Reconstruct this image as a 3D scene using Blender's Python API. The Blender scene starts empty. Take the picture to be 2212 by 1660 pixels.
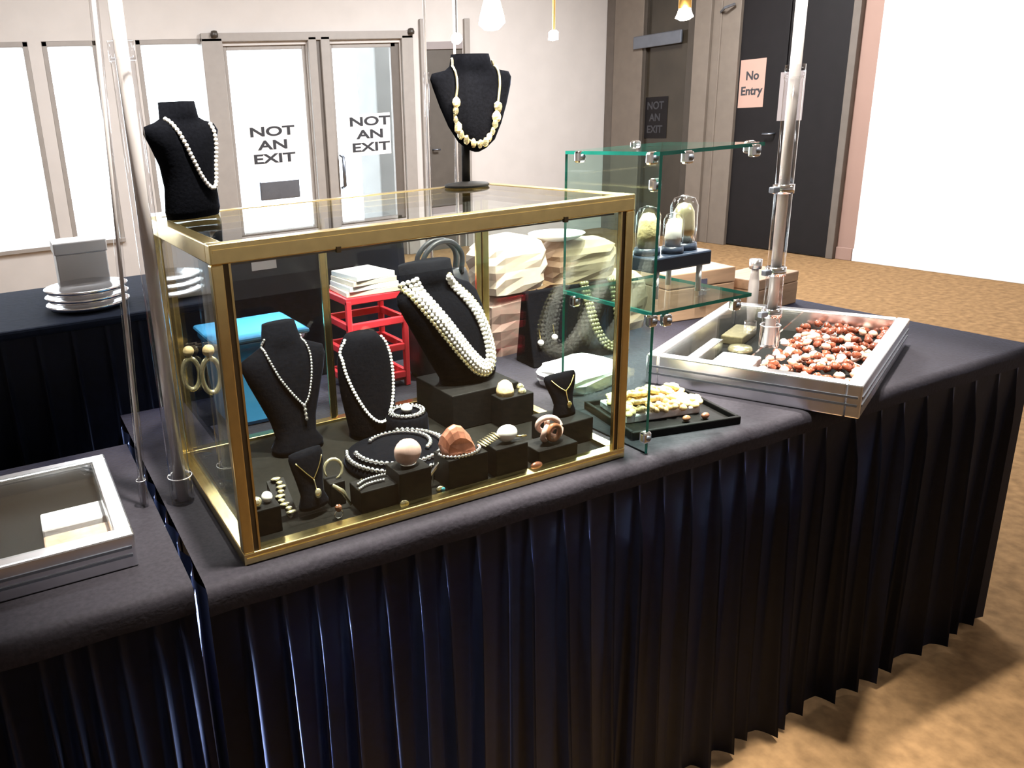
import bpy, bmesh, math, random
from mathutils import Vector, Matrix

scene = bpy.context.scene
COL = scene.collection
PI = math.pi

# ------------------------------------------------------------------ camera
cam_data = bpy.data.cameras.new('camera')
cam = bpy.data.objects.new('camera', cam_data)
COL.objects.link(cam)
cam_data.sensor_width = 36.0
cam_data.sensor_fit = 'HORIZONTAL'
cam_data.lens = 1677.39 / 2212.0 * 36.0
cam_data.shift_x = (1106.0 - 766.27) / 2212.0
cam_data.shift_y = (766.15 - 830.0) / 2212.0
cam_data.clip_start = 0.05
cx, cy, cz = (0.90698, -0.41685, -0.06013), (0.17261, 0.23769, 0.95588), (-0.38417, -0.87735, 0.28753)
cam.matrix_world = Matrix(((cx[0], cy[0], cz[0], -0.22643), (cx[1], cy[1], cz[1], -0.94382),
                           (cx[2], cy[2], cz[2], 1.32038), (0, 0, 0, 1)))
scene.camera = cam

# ------------------------------------------------------------------ world, light, exposure
world = bpy.data.worlds.new('sky')
scene.world = world
world.use_nodes = True
_bg = world.node_tree.nodes['Background']
_bg.inputs['Color'].default_value = (0.90, 0.96, 1.0, 1)
_bg.inputs['Strength'].default_value = 6.0
scene.view_settings.view_transform = 'Standard'
scene.view_settings.look = 'None'
scene.view_settings.exposure = 1.0
scene.view_settings.gamma = 1.0
scene.view_settings.use_curve_mapping = False
scene.cycles.max_bounces = 10
scene.cycles.transparent_max_bounces = 40
scene.cycles.glossy_bounces = 5
scene.cycles.caustics_reflective = False
scene.cycles.caustics_refractive = False
scene.cycles.sample_clamp_indirect = 6.0

def area(name, loc, size, power, color=(0.97, 0.98, 1.0), rot=(0, 0, 0)):
    d = bpy.data.lights.new(name, 'AREA')
    d.shape = 'RECTANGLE'; d.size, d.size_y = size; d.energy = power; d.color = color
    o = bpy.data.objects.new(name, d); COL.objects.link(o)
    o.location = loc; o.rotation_euler = rot
    return o
# unseen ceiling panels, added to light the hall and its walls
ADDED_CEILING_LIGHTS = [(0.2, 1.2, 20), (2.6, 1.2, 14), (0.6, 4.0, 45), (3.9, 3.4, 150), (4.6, 1.2, 16), (-2.4, 2.4, 26), (3.2, -1.6, 10)]
for _x, _y, _p in ADDED_CEILING_LIGHTS:
    area('added_ceiling_lamp', (_x, _y, 3.13), (1.2, 0.3), _p)

# added spots over the booth, unseen and without housings, to brighten the cases
def added_spot(loc, target, power, angle=40):
    d = bpy.data.lights.new('added_spot', 'SPOT'); d.energy = power; d.color = (1, 0.94, 0.84); d.spot_size = math.radians(angle); d.spot_blend = 0.7; d.shadow_soft_size = 0.04
    o = bpy.data.objects.new('added_spot', d); COL.objects.link(o); o.location = loc
    o.rotation_euler = (Vector(target) - Vector(loc)).to_track_quat('-Z', 'Y').to_euler()
ADDED_SPOTS = [((.15, -.05, 2.45), (.20, .22, .78), 150), ((.65, .05, 2.45), (.50, .18, .78), 190), ((1.05, .0, 2.45), (.90, .15, .78), 170), ((1.45, .3, 2.45), (1.25, .15, .78), 170), ((.9, .3, 2.45), (1.0, .6, .8), 110)]
for _l, _t, _p in ADDED_SPOTS:
    added_spot(_l, _t, _p * 1.4)

# ------------------------------------------------------------------ materials
def nd(nt, t, **kw):
    n = nt.nodes.new(t)
    for k, v in kw.items():
        setattr(n, k, v)
    return n

def mat(name, color, rough=0.5, metal=0.0, var=0.12, scale=30.0, bump=0.0, sheen=0.0, spec=0.5, coat=0.0, trans=0.0, emit=None, stretch=None, sheen_tint=None):
    m = bpy.data.materials.new(name); m.use_nodes = True
    nt = m.node_tree; b = nt.nodes['Principled BSDF']
    tc = nd(nt, 'ShaderNodeTexCoord'); mp = nd(nt, 'ShaderNodeMapping')
    nt.links.new(tc.outputs['Object'], mp.inputs['Vector'])
    if stretch: mp.inputs['Scale'].default_value = stretch
    nz = nd(nt, 'ShaderNodeTexNoise'); nz.inputs['Scale'].default_value = scale; nz.inputs['Detail'].default_value = 4
    nt.links.new(mp.outputs['Vector'], nz.inputs['Vector'])
    r = nd(nt, 'ShaderNodeValToRGB')
    c0 = [max(0, c * (1 - var)) for c in color[:3]]; c1 = [min(1, c * (1 + var)) for c in color[:3]]
    r.color_ramp.elements[0].color = (*c0, 1); r.color_ramp.elements[1].color = (*c1, 1)
    r.color_ramp.elements[0].position = 0.3; r.color_ramp.elements[1].position = 0.7
    nt.links.new(nz.outputs['Fac'], r.inputs['Fac'])
    nt.links.new(r.outputs['Color'], b.inputs['Base Color'])
    b.inputs['Roughness'].default_value = rough; b.inputs['Metallic'].default_value = metal
    b.inputs['Specular IOR Level'].default_value = spec
    if sheen:
        b.inputs['Sheen Weight'].default_value = sheen; b.inputs['Sheen Roughness'].default_value = 0.22
        if sheen_tint: b.inputs['Sheen Tint'].default_value = (*sheen_tint, 1)
    if coat: b.inputs['Coat Weight'].default_value = coat
    if trans: b.inputs['Transmission Weight'].default_value = trans
    if emit:
        b.inputs['Emission Color'].default_value = (*emit[0], 1); b.inputs['Emission Strength'].default_value = emit[1]
    if bump:
        bp = nd(nt, 'ShaderNodeBump'); bp.inputs['Strength'].default_value = bump; bp.inputs['Distance'].default_value = 0.004
        nt.links.new(nz.outputs['Fac'], bp.inputs['Height']); nt.links.new(bp.outputs['Normal'], b.inputs['Normal'])
    return m

def glass(name, tint=(0.97, 0.99, 0.98), ior=1.45, gain=1.0, rough=0.0):
    m = bpy.data.materials.new(name); m.use_nodes = True
    nt = m.node_tree; nt.nodes.clear()
    out = nd(nt, 'ShaderNodeOutputMaterial'); mix = nd(nt, 'ShaderNodeMixShader')
    tr = nd(nt, 'ShaderNodeBsdfTransparent'); gl = nd(nt, 'ShaderNodeBsdfGlossy'); lw = nd(nt, 'ShaderNodeLayerWeight')
    f0 = ((ior - 1) / (ior + 1)) ** 2
    pw = nd(nt, 'ShaderNodeMath', operation='POWER'); pw.inputs[1].default_value = 5.0
    ma = nd(nt, 'ShaderNodeMath', operation='MULTIPLY_ADD'); ma.inputs[1].default_value = 1 - f0; ma.inputs[2].default_value = f0
    lw.inputs['Blend'].default_value = 0.5
    nt.links.new(lw.outputs['Facing'], pw.inputs[0]); nt.links.new(pw.outputs[0], ma.inputs[0])
    gl.inputs['Roughness'].default_value = rough
    tr.inputs['Color'].default_value = (*tint, 1); gl.inputs['Color'].default_value = (gain, gain, gain, 1)
    nt.links.new(ma.outputs[0], mix.inputs['Fac']); nt.links.new(tr.outputs['BSDF'], mix.inputs[1])
    nt.links.new(gl.outputs['BSDF'], mix.inputs[2]); nt.links.new(mix.outputs['Shader'], out.inputs['Surface'])
    return m

M = {}
M['gold'] = mat('brass_gold', (0.84, 0.67, 0.31), 0.22, 1.0, 0.08, 60)
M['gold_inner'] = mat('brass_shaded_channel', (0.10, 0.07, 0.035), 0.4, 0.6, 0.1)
M['jewel_gold'] = mat('jewel_gold', (0.95, 0.72, 0.30), 0.18, 1.0, 0.1, 80)
M['pale_gold'] = mat('pale_gold', (0.98, 0.86, 0.55), 0.22, 0.9, 0.1, 80)
M['silver'] = mat('silver', (0.92, 0.92, 0.94), 0.16, 1.0, 0.05, 80)
M['alu'] = mat('aluminium', (0.86, 0.87, 0.90), 0.26, 1.0, 0.05, 40)
M['chrome'] = mat('chrome', (0.88, 0.89, 0.92), 0.08, 1.0, 0.03)
M['pearl'] = mat('pearl', (0.93, 0.90, 0.84), 0.16, 0.0, 0.04, 40, coat=0.6)
M['white_bead'] = mat('white_bead', (0.97, 0.95, 0.90), 0.2, 0.0, 0.03, 60, coat=0.5)
M['cream'] = mat('cream_carved', (0.86, 0.64, 0.32), 0.38, 0, 0.15, 90, 0.4)
M['khaki'] = mat('khaki_beads', (0.20, 0.165, 0.085), 0.35, 0.2, 0.25, 120)
M['velvet'] = mat('black_velvet', (0.0025, 0.0028, 0.0042), 0.95, 0, 0.3, 200, 0.2, sheen=0.05, spec=0.03, sheen_tint=(0.4, 0.5, 0.8))
M['felt'] = mat('black_block', (0.0050, 0.0045, 0.0042), 0.65, 0, 0.25, 120, 0.1, spec=0.12)
M['deck'] = mat('dark_deck', (0.0060, 0.0055, 0.0042), 0.7, 0, 0.3, 150, spec=0.1)
M['skirt'] = mat('navy_skirt', (0.0016, 0.0028, 0.0095), 0.5, 0, 0.25, 60, 0.05, sheen=1.0, spec=0.16, sheen_tint=(0.34, 0.47, 1.0))
M['topcloth'] = mat('table_cloth', (0.024, 0.0215, 0.0275), 0.75, 0, 0.18, 140, 0.2, sheen=0.5, spec=0.15, sheen_tint=(0.30, 0.38, 0.95))
M['carpet'] = mat('carpet', (0.21, 0.125, 0.060), 0.95, 0, 0.25, 26, 0.3, spec=0.05)
M['wall'] = mat('wall_paint', (0.56, 0.52, 0.49), 0.8, 0, 0.03, 5)
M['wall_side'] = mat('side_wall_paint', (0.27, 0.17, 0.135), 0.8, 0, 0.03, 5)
M['wall_white'] = mat('white_paint', (0.82, 0.81, 0.79), 0.8, 0, 0.02, 5)
M['frame'] = mat('taupe_door_frame', (0.30, 0.27, 0.245), 0.5, 0, 0.05, 12)
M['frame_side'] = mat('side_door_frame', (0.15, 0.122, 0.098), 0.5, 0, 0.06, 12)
M['frame_dark'] = mat('dark_bronze_frame', (0.045, 0.036, 0.028), 0.4, 0, 0.1, 12)
M['frame_brown'] = mat('brown_frame', (0.11, 0.09, 0.075), 0.5, 0, 0.08, 12)
M['door_dark'] = mat('charcoal_door', (0.0065, 0.0052, 0.0058), 0.6, 0, 0.15, 12, spec=0.25)
M['door_grey'] = mat('grey_door', (0.085, 0.072, 0.060), 0.5, 0, 0.08, 10)
M['dark_glass'] = mat('dark_glass', (0.035, 0.028, 0.020), 0.06, 0, 0.2, 3, spec=0.5)
M['paper'] = mat('paper', (0.86, 0.85, 0.84), 0.7, 0, 0.02, 10)
M['paper_pink'] = mat('paper_pink', (0.40, 0.25, 0.20), 0.7, 0, 0.02, 10)
M['paper_grey'] = mat('paper_grey', (0.27, 0.235, 0.23), 0.7, 0, 0.02, 10)
M['ink'] = mat('ink', (0.03, 0.03, 0.035), 0.7, 0, 0.0)
M['glass'] = glass('case_glass')
M['window_glass'] = glass('window_glass', (0.95, 0.97, 0.98))
M['shelf_glass'] = glass('shelf_glass', (0.90, 0.97, 0.95))
M['edge'] = mat('green_glass_edge', (0.012, 0.26, 0.21), 0.12, 0, 0.2, 20, spec=0.6)
M['acrylic'] = glass('clear_acrylic', (0.92, 0.92, 0.93), 1.49, 1.0, 0.03)
M['acrylic_pink'] = mat('frosted_rod', (0.80, 0.75, 0.73), 0.25, 0, 0.05, 30, coat=0.5)
M['red'] = mat('red_plastic', (0.62, 0.035, 0.05), 0.3, 0, 0.08, 20)
M['blue'] = mat('blue_plastic', (0.08, 0.42, 0.85), 0.2, 0, 0.12, 6, coat=0.4)
M['navy'] = mat('navy_cloth', (0.007, 0.011, 0.024), 0.85, 0, 0.2, 60, 0.15, spec=0.15)
M['leather'] = mat('black_leather', (0.012, 0.014, 0.020), 0.45, 0, 0.2, 60, 0.2)
M['tan'] = mat('tan_paper', (0.60, 0.42, 0.30), 0.7, 0, 0.12, 14, 0.3)
M['tan_pale'] = mat('pale_paper', (0.80, 0.68, 0.56), 0.7, 0, 0.10, 14, 0.3)
M['mauve'] = mat('mauve_paper', (0.30, 0.20, 0.17), 0.7, 0, 0.15, 14, 0.3)
M['tissue'] = mat('white_tissue', (0.88, 0.86, 0.90), 0.7, 0, 0.05, 40, 0.5)
M['wood'] = mat('pale_wood', (0.56, 0.37, 0.24), 0.5, 0, 0.16, 8, 0.1, stretch=(1, 8, 8))
M['copper'] = mat('copper', (0.66, 0.27, 0.17), 0.34, 0.7, 0.25, 60, 0.3)
M['amber'] = mat('amber_stone', (0.26, 0.07, 0.035), 0.12, 0, 0.5, 40, coat=0.6)
M['amber_pale'] = mat('pale_amber_stone', (0.72, 0.46, 0.34), 0.15, 0, 0.3, 40, coat=0.6)
M['amber_white'] = mat('milky_stone', (0.90, 0.82, 0.78), 0.18, 0, 0.1, 40, coat=0.6)
M['rose'] = mat('rose_quartz', (0.78, 0.52, 0.44), 0.2, 0, 0.25, 50, coat=0.5)
M['turq'] = mat('turquoise', (0.10, 0.50, 0.60), 0.2, 0, 0.2, 40)
M['brownstone'] = mat('brown_stone', (0.33, 0.14, 0.07), 0.22, 0, 0.4, 60, coat=0.4)
M['navy_base'] = mat('dark_jar_base', (0.015, 0.02, 0.035), 0.3, 0, 0.1)
M['concrete'] = mat('pale_paving', (0.55, 0.55, 0.55), 0.9, 0, 0.08, 4)
M['grey_stone'] = mat('grey_pier', (0.13, 0.13, 0.125), 0.9, 0, 0.08, 6)
M['ceiling'] = mat('ceiling_tile', (0.75, 0.74, 0.72), 0.9, 0, 0.03, 4)
M['steel'] = mat('dull_steel', (0.20, 0.22, 0.26), 0.35, 0.8, 0.08, 12)
M['bulb'] = mat('lit_bulb', (1, 0.95, 0.85), 0.3, 0, 0, emit=((1, 0.88, 0.68), 25.0))
M['lit_shade'] = mat('lit_glass_shade', (1, 0.97, 0.92), 0.4, 0, 0, emit=((1, 0.93, 0.84), 5.0))
M['lamp_gold'] = mat('lamp_brass', (0.85, 0.55, 0.18), 0.3, 0.9, 0.1)
M['panel_lamp'] = mat('ceiling_diffuser', (1, 1, 1), 0.6, 0, 0, emit=((1, 0.96, 0.9), 2.0))

# ------------------------------------------------------------------ mesh helpers
class MB:
    def __init__(s):
        s.v = []; s.f = []; s.m = []
    def add(s, vs, fs, mi=0):
        o = len(s.v); s.v += [tuple(v) for v in vs]
        s.f += [tuple(i + o for i in f) for f in fs]; s.m += [mi] * len(fs)
        return s
    def box(s, c, d, rz=0.0, mi=0, rx=0.0, ry=0.0):
        R = Matrix.Rotation(rz, 3, 'Z') @ Matrix.Rotation(ry, 3, 'Y') @ Matrix.Rotation(rx, 3, 'X')
        vs = []
        for x in (-.5, .5):
            for y in (-.5, .5):
                for z in (-.5, .5):
                    vs.append(Vector(c) + R @ Vector((x * d[0], y * d[1], z * d[2])))
        return s.add(vs, [(0, 1, 3, 2), (4, 6, 7, 5), (0, 4, 5, 1), (2, 3, 7, 6), (0, 2, 6, 4), (1, 5, 7, 3)], mi)
    def b2(s, lo, hi, mi=0):
        return s.box([(a + b) / 2 for a, b in zip(lo, hi)], [b - a for a, b in zip(lo, hi)], mi=mi)
    def loft(s, rings, mi=0, close=True, caps=True):
        n = len(rings[0]); vs = [v for r in rings for v in r]; fs = []
        for i in range(len(rings) - 1):
            for j in range(n if close else n - 1):
                k = (j + 1) % n
                fs.append((i * n + j, i * n + k, (i + 1) * n + k, (i + 1) * n + j))
        if caps:
            fs.append(tuple(reversed(range(n)))); fs.append(tuple((len(rings) - 1) * n + j for j in range(n)))
        return s.add(vs, fs, mi)
    def tube(s, pts, r, n=8, closed=False, mi=0):
        P = [Vector(p) for p in pts]; N = len(P)
        rr = r if isinstance(r, (list, tuple)) else [r] * N
        rings = []; up = None
        for i in range(N):
            if closed: t = P[(i + 1) % N] - P[i - 1]
            else: t = P[min(i + 1, N - 1)] - P[max(i - 1, 0)]
            t.normalize()
            if up is None: up = Vector((0, 0, 1)) if abs(t.z) < 0.9 else Vector((1, 0, 0))
            a = t.cross(up)
            if a.length < 1e-4: a = t.cross(Vector((0.3, 1, 0.2)))
            a.normalize(); b = a.cross(t); up = b
            rings.append([P[i] + (a * math.cos(2 * PI * k / n) + b * math.sin(2 * PI * k / n)) * rr[i] for k in range(n)])
        if closed: rings.append(rings[0])
        return s.loft(rings, mi, True, not closed)
    def lathe(s, prof, n=20, c=(0, 0, 0), mi=0):
        rings = [[(c[0] + r * math.cos(2 * PI * k / n), c[1] + r * math.sin(2 * PI * k / n), c[2] + z) for k in range(n)] for r, z in prof]
        return s.loft(rings, mi, True, True)
    def ell(s, c, r, n=12, m=8, mi=0, jitter=0.0, rnd=None):
        if not isinstance(r, (tuple, list)): r = (r, r, r)
        rings = []
        for i in range(m + 1):
            t = PI * i / m; ring = []
            q = max(math.sin(t), 0.02)
            for k in range(n):
                a = 2 * PI * k / n; f = 1 + (rnd.uniform(-jitter, jitter) if rnd else 0)
                ring.append((c[0] + r[0] * q * math.cos(a) * f, c[1] + r[1] * q * math.sin(a) * f, c[2] - r[2] * math.cos(t) * f))
            rings.append(ring)
        return s.loft(rings, mi)
    def prism(s, poly, y0, y1, mi=0):
        n = len(poly)
        return s.loft([[(x, y0, z) for x, z in poly], [(x, y1, z) for x, z in poly]], mi)
    def obj(s, name, mats, parent=None, smooth=False, bevel=0.0, loc=None):
        me = bpy.data.meshes.new(name); me.from_pydata(s.v, [], s.f)
        if not isinstance(mats, (list, tuple)): mats = [mats]
        for m in mats: me.materials.append(M[m])
        if len(mats) > 1: me.polygons.foreach_set('material_index', s.m)
        bm = bmesh.new(); bm.from_mesh(me); bmesh.ops.recalc_face_normals(bm, faces=bm.faces); bm.to_mesh(me); bm.free()
        if smooth: me.polygons.foreach_set('use_smooth', [True] * len(me.polygons))
        o = bpy.data.objects.new(name, me); COL.objects.link(o)
        if parent: o.parent = parent
        if loc: o.location = loc
        if bevel:
            b = o.modifiers.new('bevel', 'BEVEL'); b.width = bevel; b.segments = 2; b.limit_method = 'ANGLE'
        return o

def thing(name, label, cat, loc=(0, 0, 0), rz=0.0, group=None):
    o = bpy.data.objects.new(name, None); COL.objects.link(o)
    o.empty_display_size = 0.05; o.location = loc; o.rotation_euler = (0, 0, rz)
    o['label'] = label; o['category'] = cat
    if group: o['group'] = group
    return o
def tag(o, label, cat, group=None):
    o['label'] = label; o['category'] = cat
    if group: o['group'] = group
    return o
def struct(o):
    o['kind'] = 'structure'; return o
def sempty(name, loc=(0, 0, 0)):
    o = bpy.data.objects.new(name, None); COL.objects.link(o); o.location = loc; o['kind'] = 'structure'; return o
def catmull(pts, k=8):
    P = [Vector(p) for p in pts]; P = [P[0] * 2 - P[1]] + P + [P[-1] * 2 - P[-2]]; out = []
    for i in range(1, len(P) - 2):
        for j in range(k):
            t = j / k; a, b, c, d = P[i - 1:i + 3]
            out.append(0.5 * (2 * b + (c - a) * t + (2 * a - 5 * b + 4 * c - d) * t * t + (3 * b - a - 3 * c + d) * t ** 3))
    out.append(P[-2]); return out
def resample(P, step, closed=False):
    P = [Vector(p) for p in P]
    if closed: P.append(P[0])
    out = [P[0].copy()]; acc = 0.0
    for a, b in zip(P, P[1:]):
        L = (b - a).length; d = step - acc
        while d <= L:
            out.append(a + (b - a) * (d / L)); d += step
        acc = L - (d - step)
    return out
def text_mesh(txt, size, name, m, parent, loc, rot, extrude=0.0006, align='CENTER', sx=1.0):
    cu = bpy.data.curves.new(name, 'FONT'); cu.body = txt; cu.size = size; cu.align_x = align; cu.align_y = 'CENTER'
    cu.extrude = extrude; cu.offset = size * 0.028
    t = bpy.data.objects.new(name, cu); COL.objects.link(t)
    dg = bpy.context.evaluated_depsgraph_get()
    me = bpy.data.meshes.new_from_object(t.evaluated_get(dg))
    bpy.data.objects.remove(t)
    me.materials.clear(); me.materials.append(M[m])
    o = bpy.data.objects.new(name, me); COL.objects.link(o); o.parent = parent; o.location = loc; o.rotation_euler = rot; o.scale = (sx, 1, 1)
    return o

T = 0.735          # table top height
YW, XS = 5.958, 5.954   # inner faces of the back wall and the side wall

# ================================================================== the room
struct(MB().b2((-5, -5, -0.1), (XS + 0.6, YW + 0.12, 0)).obj('floor', 'carpet'))
struct(MB().b2((-5, -5, 3.2), (XS + 0.6, YW + 0.12, 3.3)).obj('ceiling', 'ceiling'))
for i, (x, y, _p) in enumerate(ADDED_CEILING_LIGHTS):
    e = thing('added_ceiling_light', f'added unseen ceiling light over the {["booth table","amber case","chair behind the booth","grey door area","side wall doors","neighbouring table","aisle"][i]}', 'ceiling light', (x, y, 3.2))
    m = MB(); m.b2((-.63, -.18, -.06), (.63, .18, 0)); m.obj('housing', 'alu', e)
# back wall with openings (windows, glazed doors)
openings = [(-2.6, -1.75), (-1.6, -0.75), (-0.6, 0.2), (0.3, 0.72), (1.02, 1.60), (1.75, 2.51), (2.735, 3.45), (3.727, 4.143)]
wb = MB(); prev = -5.0
for a, b in openings:
    wb.b2((prev, YW, 0), (a, YW + 0.12, 3.2)); wb.b2((a, YW, 2.0 if a > 1.7 else 2.06), (b, YW + 0.12, 3.2)); prev = b
    if a < 1.1: wb.b2((a, YW, 0), (b, YW + 0.12, 0.45))
wb.b2((prev, YW, 0), (XS + 0.12, YW + 0.12, 3.2))
struct(wb.obj('wall_back', 'wall'))
ws = MB(); ws.b2((XS, 3.25, 0), (XS + 0.12, YW, 3.2)); struct(ws.obj('wall_side', 'wall'))
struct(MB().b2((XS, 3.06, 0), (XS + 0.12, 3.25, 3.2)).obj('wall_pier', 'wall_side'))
struct(MB().b2((XS, -5, 0), (XS + 0.12, 3.06, 3.2)).obj('wall_right', 'wall_white'))
struct(MB().b2((-5.12, -5, 0), (-5, YW + 0.12, 3.2)).obj('wall_left', 'wall'))
struct(MB().b2((-5, -5.12, 0), (XS, -5, 3.2)).obj('wall_front', 'wall'))
struct(MB().b2((XS - 0.015, -5, 0), (XS, 3.06, 0.10)).obj('baseboard_right', 'wall_white', bevel=0.004))

def window(n, a, b, z0, z1):
    e = sempty(f'window_{n}', ((a + b) / 2, YW + 0.06, z0)); w = b - a; h = z1 - z0
    for nm, lo, hi in (('jamb', (-w / 2, -.06, 0), (-w / 2 + .04, .05, h)), ('jamb', (w / 2 - .04, -.06, 0), (w / 2, .05, h)),
                       ('head', (-w / 2, -.06, h - .04), (w / 2, .05, h)), ('sill', (-w / 2, -.09, 0), (w / 2, .05, .035))):
        MB().b2(lo, hi).obj(nm, 'frame', e, bevel=0.004)
    MB().b2((-w / 2 + .04, -.004, .035), (w / 2 - .04, .004, h - .04)).obj('pane', 'window_glass', e)
for i, (a, b) in enumerate(openings[:5]):
    window(i + 1, a, b, 0.45, 2.06)

def glazed_door(n, a, b, bar):
    e = sempty(f'door_{n}', ((a + b) / 2, YW + 0.04, 0)); w = b - a; h = 2.0
    s = 0.035
    for nm, lo, hi in (('stile', (-w / 2, -.02, 0), (-w / 2 + s, .02, h)), ('stile', (w / 2 - s * (1 if bar else 2.4), -.02, 0), (w / 2, .02, h)),
                       ('rail', (-w / 2 + s, -.02, h - s), (w / 2 - s, .02, h)), ('rail', (-w / 2 + s, -.02, 0), (w / 2 - s, .02, .22))):
        MB().b2(lo, hi).obj(nm, 'frame_brown' if (not bar and nm == 'stile' and lo[0] > 0) else 'frame', e, bevel=0.003)
    MB().b2((-w / 2 + s, -.004, .22), (w / 2 - s, .004, h - s)).obj('pane', 'window_glass', e)
    if bar:
        p = MB().b2((-.19, -.12, .68), (.19, -.07, .85)).obj('push_bar', 'steel', e, bevel=0.01)
        for x in (-.15, .15): MB().b2((x - .02, -.07, .73), (x + .02, -.004, .79)).obj('bracket', 'steel', p)
    else:
        p = MB().tube([(-w / 2 + .05, -.03, .72), (-w / 2 + .05, -.09, .74), (-w / 2 + .05, -.09, 1.0), (-w / 2 + .05, -.03, 1.02)], 0.018, 8).obj('pull_handle', 'steel', e, smooth=True)
    return e
glazed_door(1, 1.75, 2.51, True)
glazed_door(2, 2.735, 3.45, False)
# door casing around the pair of glazed doors
tr = sempty('trim_1', (0, 0, 0))
for a, b, z0, z1 in ((1.56, 1.74, 0, 2.06), (2.52, 2.60, 0, 2.06), (2.64, 2.73, 0, 2.06), (3.46, 3.58, 0, 2.06), (1.56, 3.58, 2.03, 2.10), (4.15, 4.21, 0, 2.2), (3.66, 3.725, 0, 2.2)):
    MB().b2((a, YW - .035, z0), (b, YW, z1)).obj('casing', 'frame', tr, bevel=0.006)
MB().b2((2.60, YW - .012, 0), (2.64, YW, 2.03)).obj('shadow_gap', 'frame_brown', tr)
for x in (1.675, 3.556):
    MB().lathe([(0.0, 0), (.03, 0), (.034, .02), (.025, .05), (0.0, .055)], 12, (0, 0, 0)).obj('door_stop', 'frame_dark', tr, smooth=True, loc=(x, YW - .04, 2.065)).rotation_euler = (0, 0, 0)
# grey closed door in the back wall
e = sempty('door_3', ((3.727 + 4.143) / 2, YW + 0.03, 0))
MB().b2((-.205, -.02, 0), (.205, .02, 1.93)).obj('leaf', 'door_grey', e, bevel=0.004)
MB().b2((-.208, -.035, 1.93), (.208, .03, 2.0)).obj('transom', 'paper_grey', e, bevel=0.004)
MB().tube([(-.15, -.02, 1.0), (-.15, -.06, 1.0), (-.09, -.06, 1.0)], 0.009, 8).obj('lever', 'steel', e, smooth=True)

# side wall doors: brown glazed door and charcoal double door
def sidebox(y0, y1, z0, z1, depth, nm, m, parent, bevel=0.004, back=0.0):
    return MB().b2((XS - depth, min(y0, y1), z0), (XS - back, max(y0, y1), z1)).obj(nm, m, parent, bevel=bevel)
e = sempty('door_4', (0, 0, 0))
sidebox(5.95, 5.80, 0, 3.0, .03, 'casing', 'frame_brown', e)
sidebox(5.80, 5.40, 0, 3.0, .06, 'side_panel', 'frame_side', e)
sidebox(5.40, 5.36, 0, 3.0, .05, 'stile', 'frame_dark', e)
sidebox(5.36, 4.84, 0.12, 3.0, .018, 'pane', 'dark_glass', e, 0.0)
sidebox(4.84, 4.72, 0, 3.0, .05, 'stile', 'frame_dark', e)
sidebox(5.36, 4.84, 0, 0.12, .04, 'rail', 'frame_dark', e)
p = sidebox(5.50, 4.88, 1.84, 1.96, .09, 'push_bar', 'steel', e, 0.01, 0.065)
e2 = sempty('trim_2', (0, 0, 0))
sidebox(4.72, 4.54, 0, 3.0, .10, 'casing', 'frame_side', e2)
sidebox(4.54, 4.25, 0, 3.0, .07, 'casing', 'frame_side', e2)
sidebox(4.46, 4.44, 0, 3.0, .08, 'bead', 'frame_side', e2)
MB().tube([(XS - .08, 4.45, 2.05), (XS - .14, 4.36, 2.07), (XS - .10, 4.29, 2.09)], .012, 6).obj('door_closer', 'steel', e2)
e = sempty('door_5', (0, 0, 0))
sidebox(4.25, 3.79, 0.01, 3.0, .04, 'leaf', 'door_dark', e)
sidebox(3.78, 3.26, 0.01, 3.0, .04, 'leaf', 'door_dark', e)
MB().tube([(XS - .04, 3.84, 1.0), (XS - .09, 3.84, 1.0), (XS - .09, 3.92, 1.0)], .010, 8).obj('lever', 'steel', e, smooth=True)
e = sempty('trim_3', (0, 0, 0)); sidebox(3.26, 3.20, 0, 3.0, .05, 'casing', 'frame_brown', e)
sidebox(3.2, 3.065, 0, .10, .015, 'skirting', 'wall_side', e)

# paper signs on the doors
def sign(name, label, loc, rz, w, h, lines, pm, size, gap, sx=1.0):
    e = thing(name, label, 'sign', loc, rz)
    MB().b2((-w / 2, -.0012, -h / 2), (w / 2, 0, h / 2)).obj('sheet', pm, e)
    for i, t in enumerate(lines):
        text_mesh(t, size, 'lettering', 'ink', e, (0, -.002, (len(lines) / 2 - .5 - i) * gap), (PI / 2, 0, 0), sx=sx)
    return e
sign('exit_sign', 'white not an exit sign on the glazed door with the push bar', (2.135, YW + .03, 1.155), 0, .43, .38, ['NOT', 'AN', 'EXIT'], 'paper', .112, .118, 1.75)
sign('exit_sign', 'white not an exit sign on the narrower glazed door with pull handle', (3.115, YW + .03, 1.19), 0, .43, .38, ['NOT', 'AN', 'EXIT'], 'paper', .112, .118, 1.75)
sign('entry_sign', 'pinkish no entry paper on the charcoal door beside the taupe casing', (XS - .042, 4.105, 1.425), PI / 2, .255, .40, ['No', 'Entry'], 'paper_pink', .10, .125).rotation_euler = (0, 0, -PI / 2)
o = sign('paper_notice', 'blank grey paper notice on the charcoal door behind the clear pole', (XS - .042, 3.715, 1.30), -PI / 2, .23, .39, [], 'paper_grey', .1, .1)
sign('exit_sign', 'dark unlit sign stuck on the brown glazed door', (XS - .021, 5.225, 1.17), -PI / 2, .32, .40, ['NOT', 'AN', 'EXIT'], 'door_dark', .10, .115)

# outside, seen through the glazing
struct(MB().b2((-14, YW + .13, -.3), (14, YW + 14, -.06)).obj('ground', 'concrete'))
tag(MB().b2((3.68, YW + 1.0, -.06), (4.6, YW + 1.5, 3.4)).obj('stone_pier', 'grey_stone', bevel=.02), 'grey stone pier outside behind the narrower glazed door', 'pillar')

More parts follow.
